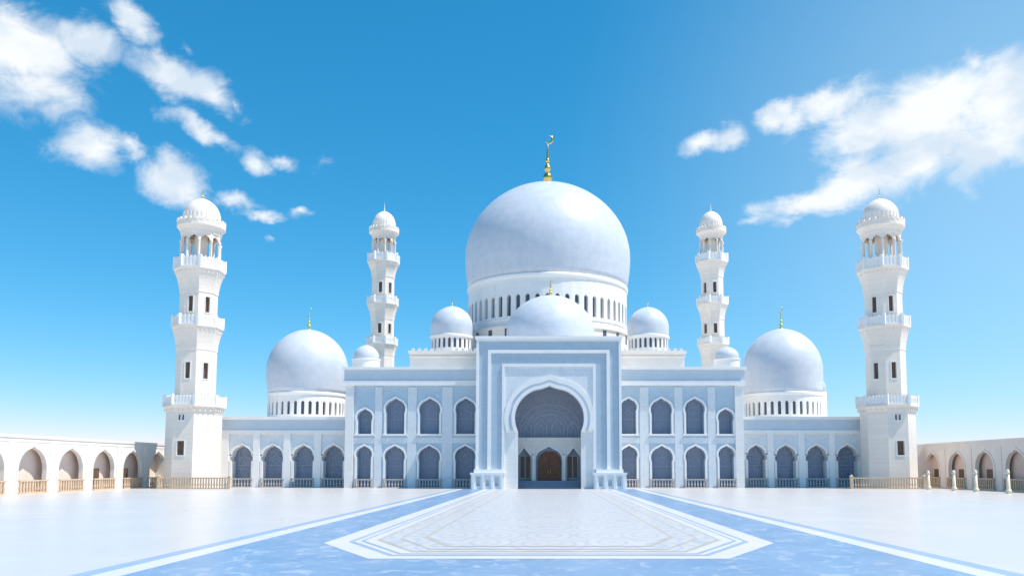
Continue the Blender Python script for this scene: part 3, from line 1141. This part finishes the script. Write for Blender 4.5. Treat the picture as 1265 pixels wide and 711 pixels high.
# ================================================================== low wings with their domes
YW = 107.0
WING = {
    -1: dict(x=(262, 428), ar=[(287, 311), (325, 349.5), (363, 387), (400, 424)], pil=[(274, 283), (313, 321), (350.5, 359), (388.5, 397)],
             dome=(332, 429, 407), drum=(335, 427), label='single storey arcade wing left of the portal, its dome mostly in shade'),
    1: dict(x=(918, 1082), ar=[(923.6, 945), (959, 982.7), (997, 1020.5), (1034.5, 1058.7)], pil=[(948, 955.5), (986, 994), (1023.5, 1031), (1061, 1069)],
            dome=(918, 1014, 406), drum=(920, 1013), label='single storey arcade wing right of the portal, tiny turret behind its dome'),
}
for sd_, W in WING.items():
    def wx(px):
        return PX(px, 560, YW)
    wing = thing('arcade_wing', W['label'], 'building', ((wx(W['x'][0]) + wx(W['x'][1])) / 2, YW + 6, 0), 'low arcade wings of the mosque')
    x0, x1 = wx(W['x'][0]), wx(W['x'][1])
    los = []
    for (a_, b_) in W['ar']:
        w_ = wx(b_) - wx(a_)
        los.append(arch((wx(a_) + wx(b_)) / 2, 0.02, w_, PZ(549, YW) - w_ * 0.555, PZ(549, YW), seg=10, r_=0.92, bump=0.22))
    b = MB()
    b.panel((0, YW, 0), AX, AZ, NF, rect(x0, x1, 0, PZ(533, YW)), los, 1.3)
    wall_ = b.build('front_wall', M['white'], wing)
    for lp in los:
        window(wing, lp, YW, 1.3, PZ(574, YW), trimw=0.3)
        xs = [p_[0] for p_ in lp]
        q = MB()
        balusters(q, min(xs) - 0.1, max(xs) + 0.1, YW - 0.3, 0.0, 1.2, step=0.36)
        q.build('balustrade', M['greytan'], wing)
        # blue tiled field above the arch
        c_ = (min(xs) + max(xs)) / 2
        hw_ = (max(xs) - min(xs)) / 2
        q = MB()
        za_ = PZ(547.5, YW)
        ol = [(x, z) for x, z in arch(c_, PZ(557, YW), hw_ * 2 + 0.5, PZ(549, YW) - hw_ * 1.11, za_ + 0.28, seg=10, r_=0.92) if z > PZ(553, YW)]
        xa, xb = c_ - hw_ - 0.42, c_ + hw_ + 0.42
        q.panel((0, YW - 0.04, 0), AX, AZ, NF, [(xa, ol[0][1])] + ol + [(xb, ol[-1][1]), (xb, PZ(537, YW)), (xa, PZ(537, YW))], [], 0.038)
        q.build('spandrel_panel', M['spandrel'], wall_)
    for (a_, b_) in W['pil']:
        q = MB()
        q.box(wx(a_), wx(b_), YW - 0.22, YW - 0.003, 0, PZ(535, YW))
        q.build('pilaster', M['trim'], wall_)
    q = MB()
    q.box(x0, x1, YW - 0.30, YW + 12, PZ(535, YW) + 0.003, PZ(531, YW))
    q.box(x0, x1, YW - 0.50, YW + 12, PZ(518, YW), PZ(514.5, YW))
    q.build('cornice', M['trim'], wing)
    q = MB()
    q.box(x0, x1, YW - 0.16, YW + 12, PZ(531, YW), PZ(518, YW))
    q.build('frieze', M['frieze'], wing)
    q = MB()
    q.box(x0 + 0.05, x1 - 0.05, YW + 1.42, YW + 22, 0, PZ(520, YW))
    q.build('hall_body', M['white'], wing)
    # dome
    YQ = 118.0
    a_, b_, yt = W['dome']
    cx_ = PX((a_ + b_) / 2, 450, YQ)
    r_ = (PX(b_, 450, YQ) - PX(a_, 450, YQ)) / 2
    da_, db_ = W['drum']
    dr = (PX(db_, 500, YQ) - PX(da_, 500, YQ)) / 2
    zb_ = PZ(487, YQ)
    d = dome('wing_dome', wing, cx_, YQ, dr * 1.01, r_, zb_, PZ(458, YQ), PZ(yt, YQ), PZ(378, YQ) - PZ(407, YQ), M['greengold'], point=0.03)
    YQF = YQ - dr
    drum(d, cx_, YQ, dr, PZ(523, YQ), zb_, 34, PZ(511, YQF), PZ(494, YQF), 0.44, M['white'], M['drumglass'], ang=110, depth=0.35)
    ring(d, cx_, YQ, dr + 0.14, zb_ - 0.4, zb_, 'trim')
    if sd_ > 0:
        # a small turret dome just behind
        q = MB()
        tx_ = PX(1013, 480, 126)
        q.lathe(tx_, 126, dome_profile(0.85, 0.9, PZ(484, 126), PZ(480, 126), PZ(468, 126)), 32)
        d2 = q.build('turret_dome', M['dome'], wing)
        q = MB()
        q.lathe(tx_, 126, [(0.95, PZ(523, 126)), (0.95, PZ(484, 126)), (0.6, PZ(484, 126) + 0.01)], 32, cap=False)
        q.build('drum', M['white'], d2)


# ================================================================== minarets
def minaret(label, cx, cy, lv, n_side=8):
    """lv: heights and radii measured for this tower"""
    t = thing('minaret', label, 'minaret', (cx, cy, 0), lv['group'])
    ph = R(22.5)

    def sh(i, hw):
        return {1: 0.34, 7: -0.34}.get(i, -0.12 * lv['side']) * hw

    def section(nm, r, z0, z1, wins, facets):
        b = MB()
        ri, hw = r * math.cos(ph), r * math.sin(ph)
        for i in range(8):
            a = -math.pi / 2 + i * math.pi / 4
            n = Vector((math.cos(a), math.sin(a), 0))
            ux = Vector((-math.sin(a), math.cos(a), 0))
            hl = [rect(o_ + sh(i, hw) - w_ / 2, o_ + sh(i, hw) + w_ / 2, q0, q1) for (q0, q1, w_, o_) in wins] if i in facets else []
            b.panel(Vector((cx, cy, 0)) + n * ri, ux, AZ, n, rect(-hw, hw, z0, z1), hl, 0.3, back=False, edges=False)
        b.lathe(cx, cy, [(r, z1), (0, z1)], 8, False, phase=ph, cap=False)
        s_ = b.build(nm, M['minaret'], t)
        for i in facets:
            ri, hw = r * math.cos(ph), r * math.sin(ph)
            a = -math.pi / 2 + i * math.pi / 4
            n = Vector((math.cos(a), math.sin(a), 0))
            ux = Vector((-math.sin(a), math.cos(a), 0))
            for (q0, q1, w_, o_) in wins:
                cc = Vector((cx, cy, 0)) + n * ri + ux * (o_ + sh(i, hw))
                q = MB()
                q.obox((cc - n * 0.33).xy, ux, n, w_ / 2 + 0.06, 0.03, q0 - 0.06, q1 + 0.06)
                w = q.build('window', M['brownwin'], t)
                q = MB()
                q.panel(cc, ux, AZ, n, rect(-w_ / 2 - 0.11, w_ / 2 + 0.11, q0 - 0.11, q1 + 0.13), [rect(-w_ / 2, w_ / 2, q0, q1)], -0.05)
                q.build('window_frame', M['trim'], w)
        return s_

    def balcony(r_in, r_out, zlow, zfloor, ztop, nbal, thick=0.12):
        b = MB()
        prof = []
        for i in range(8):
            s = i / 7
            prof.append((r_in + (r_out - r_in) * (0.08 + 0.92 * s ** 1.7), zlow + (zfloor - 0.25 - zlow) * s))
        prof = [(r_in * 0.97, zlow - 0.001)] + prof + [(r_out * 1.03, zfloor - 0.24), (r_out * 1.03, zfloor), (r_in * 0.9, zfloor + 0.003)]
        b.lathe(cx, cy, prof, 8, False, phase=ph, cap=False)
        # corbel ribs under the floor
        for i in range(32):
            a = 2 * math.pi * i / 32
            k = math.cos(((a - ph) % (math.pi / 4)) - math.pi / 8)
            f = math.cos(math.pi / 8) / k
            n = Vector((math.cos(a), math.sin(a)))
            u = Vector((-n.y, n.x))
            zc = zfloor - 0.16 * r_out - 0.2
            b.obox(Vector((cx, cy)) + n * (r_out * 0.93 * f), u, n, 0.07 * r_out / 3, r_out * 0.045, zc, zfloor - 0.2)
        bl = b.build('balcony', M['minaret'], t)
        b = MB()
        for i in range(8):
            a = -math.pi / 2 + i * math.pi / 4
            n = Vector((math.cos(a), math.sin(a)))
            u = Vector((-n.y, n.x))
            ri, hw = r_out * math.cos(ph), r_out * math.sin(ph)
            c = Vector((cx, cy)) + n * (ri - 0.08)
            b.obox(c, u, n, hw, thick / 2, ztop - 0.16, ztop)
            b.obox(c, u, n, hw, thick / 2, zfloor, zfloor + 0.14)
            b.obox(c, u, n, hw * 0.97, thick / 8, zfloor + 0.14, ztop - 0.16)
            for k in range(nbal):
                o_ = hw * (2 * (k + 0.5) / nbal - 1)
                b.obox(c + u * o_, u, n, 0.10, thick * 0.62, zfloor + 0.10, ztop + 0.16)
            b.obox(c + u * hw, u, n, 0.16, 0.16, zfloor, ztop + 0.28)
        b.build('balcony_railing', M['trim'], bl)
        return bl

    for s in lv['sections']:
        section(*s)
    for bc in lv['balconies']:
        balcony(*bc)
    # open lantern
    r, z0, z1 = lv['lantern']
    b = MB()
    nl = 10
    phl = math.pi / nl
    ri, hw = r * math.cos(phl), r * math.sin(phl)
    for i in range(nl):
        a = -math.pi / 2 + i * 2 * phl
        n = Vector((math.cos(a), math.sin(a), 0))
        ux = Vector((-math.sin(a), math.cos(a), 0))
        w_ = 2 * hw * 0.76
        zi = z1 - 0.3
        b.panel(Vector((cx, cy, 0)) + n * ri, ux, AZ, n, rect(-hw, hw, z0, z1), [arch(0, z0 + 0.05, w_, zi - w_ * 0.56, zi, seg=7, r_=0.9)], 0.22, edges=False)
        k = Vector((cx, cy)) + (n.xy * ri + ux.xy * hw)
        zc_ = zi - w_ * 0.56
        b.lathe(k.x, k.y, [(0.17, z0), (0.17, z0 + 0.3), (0.11, z0 + 0.4), (0.10, zc_ - 0.35), (0.18, zc_ - 0.1), (0.18, zc_ + 0.05)], 10)
    b.lathe(cx, cy, [(r * 0.32, z0), (r * 0.32, z1)], 8, False, phase=ph)
    b.build('lantern', M['minaret'], t)
    # cornice above the lantern: flared, with a ring of small merlons
    rc, zc0, zc1 = lv['cornice']
    b = MB()
    b.lathe(cx, cy, [(r * 0.9, z1 - 0.02), (r * 1.02, z1 - 0.01), (r * 1.06, z1 + (zc0 - z1) * 0.5), (rc * 0.96, zc0), (rc, zc0 + 0.06), (rc, zc1), (rc * 0.86, zc1 + 0.02), (r * 0.6, zc1 + 0.03)], 24, False, cap=False)
    for i in range(24):
        a = 2 * math.pi * (i + 0.5) / 24
        n = Vector((math.cos(a), math.sin(a)))
        u = Vector((-n.y, n.x))
        b.obox(Vector((cx, cy)) + n * (rc * 0.955), u, n, rc * 0.07, rc * 0.05, zc1 - 0.1, zc1 + 0.3)
    b.build('cornice', M['minaret'], t)
    # cap: ribbed drum and dome
    rdm, zd0, zd1, zd2 = lv['cap']
    b = MB()
    b.lathe(cx, cy, [(rdm * 0.98, zc1 - 0.05), (rdm * 0.98, zd0)] + dome_profile(rdm * 0.99, rdm * 1.0, zd0 + 0.01, zd1, zd2, point=0.10), 40, cap=False)
    cap = b.build('cap_dome', M['minaret'], t)
    b = MB()
    for i in range(28):
        a = 2 * math.pi * i / 28
        n = Vector((math.cos(a), math.sin(a)))
        u = Vector((-n.y, n.x))
        b.obox(Vector((cx, cy)) + n * (rdm * 0.99), u, n, rdm * 0.035, 0.07, zc1, zd1 + 0.2)
    b.build('cap_ribs', M['trim'], cap)
    finial(cap, cx, cy, zd2 - 0.03, lv['finial'], lv['fin_mat'], False)
    return t


YM = 104.0


def lv_front(facets):
    Yf = YM

    def z(y):
        return PZ(y, Yf)
    k = Yf / 1000.0
    return dict(
        group='front minarets of the mosque', side=1 if 1 in facets else -1, fin_mat=M['gold'],
        sections=[
            ('base', 32.0 * k, 0.0, z(505), [(z(562), z(545), 0.9, -0.1 * (1 if 1 in facets else -1)), (z(520), z(513.2), 0.26, -0.36), (z(520), z(513.2), 0.26, 0.1)], (0,)),
            ('shaft', 23.4 * k, z(505), z(408), [(z(469), z(449.5), 0.62, 0.0)], facets),
            ('shaft', 22.0 * k, z(408), z(338), [(z(388), z(369), 0.58, 0.0)], facets),
        ],
        balconies=[
            (32.0 * k, 35.3 * k, z(511.5), z(501), z(491.5), 7),
            (23.4 * k, 29.6 * k, z(434), z(404), z(394), 5),
            (22.0 * k, 29.8 * k, z(364), z(334), z(323), 5),
        ],
        lantern=(23.6 * k, z(334), z(292)),
        cornice=(28.6 * k, z(284), z(277)),
        cap=(21.8 * k, z(275), z(268), z(245.5)),
        finial=z(229) - z(245.5))


minaret('front minaret rising beside the bright sunlit arcade, wide base with small brown windows', PX(241.5, 480, YM), YM, lv_front((0, 1)))
minaret('front minaret rising beside the shaded beige arcade, thin bright sliver on its right edge', PX(1095, 480, YM), YM, lv_front((0, 7)))

YR = 138.0


def lv_rear(facets):
    def z(y):
        return PZ(y, YR)
    k = YR / 1000.0
    return dict(
        group='slender rear minarets of the mosque', side=1 if 1 in facets else -1, fin_mat=M['trim'],
        sections=[
            ('base', 15.5 * k, 0.0, z(424), [], ()),
            ('shaft', 14.4 * k, z(424), z(377), [(z(413), z(401), 0.62, 0.0)], facets),
            ('shaft', 14.0 * k, z(377), z(327), [(z(363.5), z(350.5), 0.6, 0.0)], facets),
        ],
        balconies=[
            (15.5 * k, 19.0 * k, z(440), z(425), z(419), 4),
            (14.4 * k, 19.2 * k, z(396), z(376), z(369), 4),
            (14.0 * k, 19.8 * k, z(344), z(324), z(316), 4),
        ],
        lantern=(14.4 * k, z(324), z(294)),
        cornice=(18.6 * k, z(289), z(284)),
        cap=(14.0 * k, z(283), z(277), z(261)),
        finial=z(247) - z(261))


minaret('slender rear minaret between the shaded side dome and the great dome', PX(473, 370, YR), YR, lv_rear((0, 1)))
minaret('slender rear minaret between the great dome and the sunlit side dome', PX(880, 370, YR), YR, lv_rear((0, 7)))

# ================================================================== side arcades of the plaza
ARC_X = {-1: -52.5, 1: 51.6}
ARC = {
    -1: dict(c=[109.0, 102.4, 95.8, 89.2, 82.6, 76.0, 69.4], label='long white arcade in full sun with brown recessed arches and tan railings', depth=1.1),
    1: dict(c=[109.4, 102.8, 96.2, 89.7, 83.1, 76.5], label='long beige arcade in shade with shallow pinkish arches', depth=0.8),
}
for sd_, A in ARC.items():
    xw = ARC_X[sd_]
    stone = M['arcade'] if sd_ < 0 else M['beigearcade']
    n = Vector((-sd_, 0, 0))
    y0, y1 = A['c'][-1] - 3.3, A['c'][0] + 3.9
    arc = thing('plaza_arcade', A['label'], 'arcade', (xw, (y0 + y1) / 2, 0), 'arcades along the sides of the plaza')
    lps = []
    for c in A['c']:
        wd = 4.5 if sd_ < 0 else 4.0
        za_ = 4.75 if sd_ < 0 else 4.6
        lps.append(arch(c, 0.02, wd, za_ - wd * 0.53, za_, seg=10, r_=0.95, neck=0.0, bump=0.0))
    b = MB()
    ux = (0, 1, 0)
    b.panel((xw, 0, 0), ux, AZ, n, rect(y0, y1, 0, 5.55), lps, 0.4)
    front = b.build('front_wall', stone, arc)
    q = MB()
    xb = xw + sd_ * A['depth']
    q.box(min(xb, xb + sd_ * 0.3), max(xb, xb + sd_ * 0.3), y0, y1, 0, 5.5)
    q.build('back_wall', M['pink'] if sd_ < 0 else M['palepink'], arc)
    q = MB()
    xa = xw + sd_ * 0.42
    q.box(min(xa, xb), max(xa, xb), y0 + 0.01, y1 - 0.01, 5.2, 5.5)
    e0, e1 = sorted((xw - sd_ * 0.07, xb + sd_ * 0.45))
    q.box(e0, e1, y0 - 0.15, y1, 5.55, 5.85)
    e0, e1 = sorted((xw - sd_ * 0.03, xw - sd_ * 0.001))
    q.box(e0, e1, y0, y1, 5.15, 5.3)
    q.build('cornice', stone, arc)
    q = MB()
    e0, e1 = sorted((xw + sd_ * 1.9, xw - sd_ * 7.0))
    q.box(e0, e1, y1 - 2.2, y1 - 0.9, 0, 5.7)
    q.build('end_wall', stone, arc)
    for lp in lps:
        q = MB()
        q.strip((xw, 0, 0), ux, AZ, n, lp if sd_ < 0 else lp, 0.24, 0.08)
        q.build('arch_moulding', stone, arc)
    for i in range(len(A['c']) - 1):
        c = (A['c'][i] + A['c'][i + 1]) / 2
        q = MB()
        e0, e1 = sorted((xw - sd_ * 0.06, xw - sd_ * 0.003))
        q.box(e0, e1, c - 0.45, c + 0.45, 0, 5.14)
        q.build('pilaster', stone, arc)
    for c in A['c']:
        q = MB()
        balusters(q, c - 2.3, c + 2.3, xw - sd_ * 0.22, 0.0, 1.35, axis='Y', step=0.42, w=0.17)
        q.build('railing', M['tan'], arc)
    for c in (A['c'][1:3] if sd_ < 0 else A['c'][:3]):
        q = MB()
        e0, e1 = sorted((xb - sd_ * 0.06, xb - sd_ * 0.002))
        q.box(e0, e1, c - 0.2, c + 1.0, 0.0, 2.5 if sd_ < 0 else 2.4)
        q.build('door', M['brownwin'], arc)

# free-standing railings in front of the front minarets
for (pa, pb, lab) in ((196, 283, 'tan stone balustrade crossing in front of the minaret beside the sunlit arcade'),
                      (1052, 1142, 'tan stone balustrade crossing in front of the minaret beside the shaded arcade')):
    yy = 99.6
    x0, x1 = PX(pa, 595, yy), PX(pb, 595, yy)
    t = thing('balustrade', lab, 'balustrade', ((x0 + x1) / 2, yy, 0), 'balustrades in front of the minarets')
    q = MB()
    n_ = max(3, int((x1 - x0) / 0.33))
    for i in range(n_):
        c = x0 + (x1 - x0) * (i + 0.5) / n_
        q.box(c - 0.06, c + 0.06, yy - 0.06, yy + 0.06, 0.14, 1.24)
        q.box(c - 0.085, c + 0.085, yy - 0.10, yy + 0.10, 0.36, 0.66)
    q.build('balusters', M['tan'], t)
    q = MB()
    q.box(x0, x1, yy - 0.12, yy + 0.12, 1.24, 1.40)
    q.box(x0, x1, yy - 0.11, yy + 0.11, 0.0, 0.14)
    q.build('rail', M['tan'], t)
    for i in range(2):
        c = x0 + (x1 - x0) * i
        q = MB()
        q.box(c - 0.17, c + 0.17, yy - 0.17, yy + 0.17, 0, 1.5)
        q.lathe(c, yy, [(0.26, 1.5), (0.26, 1.58), (0.1, 1.66), (0.0, 1.8)], 4, False, phase=R(45))
        q.build('newel_post', M['tan'], t)

# pale stone posts standing in front of the shaded arcade
POSTS = [(1147, 580.5, 97.0, 'squat pale stone post nearest the minaret, in front of the shaded arcade'),
         (1178.5, 580, 92.5, 'pale stone post second from the minaret, in front of the shaded arcade'),
         (1205.5, 579.5, 88.0, 'pale stone post third from the minaret, in front of the shaded arcade'),
         (1245.5, 579, 82.5, 'pale stone post farthest from the minaret, at the right end of the shaded arcade')]
for (px, pyt, yy, lab) in POSTS:
    x = PX(px, 595, yy)
    h = PZ(pyt, yy)
    t = thing('stone_post', lab, 'post', (x, yy, 0), 'pale stone posts before the shaded arcade')
    q = MB()
    q.lathe(x, yy, [(0.30, 0), (0.30, 0.3), (0.24, 0.36), (0.19, 0.5), (0.16, h - 0.45)], 16, True)
    q.build('shaft', M['post'], t)
    q = MB()
    q.lathe(x, yy, [(0.16, h - 0.46), (0.20, h - 0.40), (0.20, h - 0.30), (0.17, h - 0.26), (0.15, h - 0.10), (0.09, h - 0.03), (0, h)], 16, True)
    q.build('cap', M['post'], t)
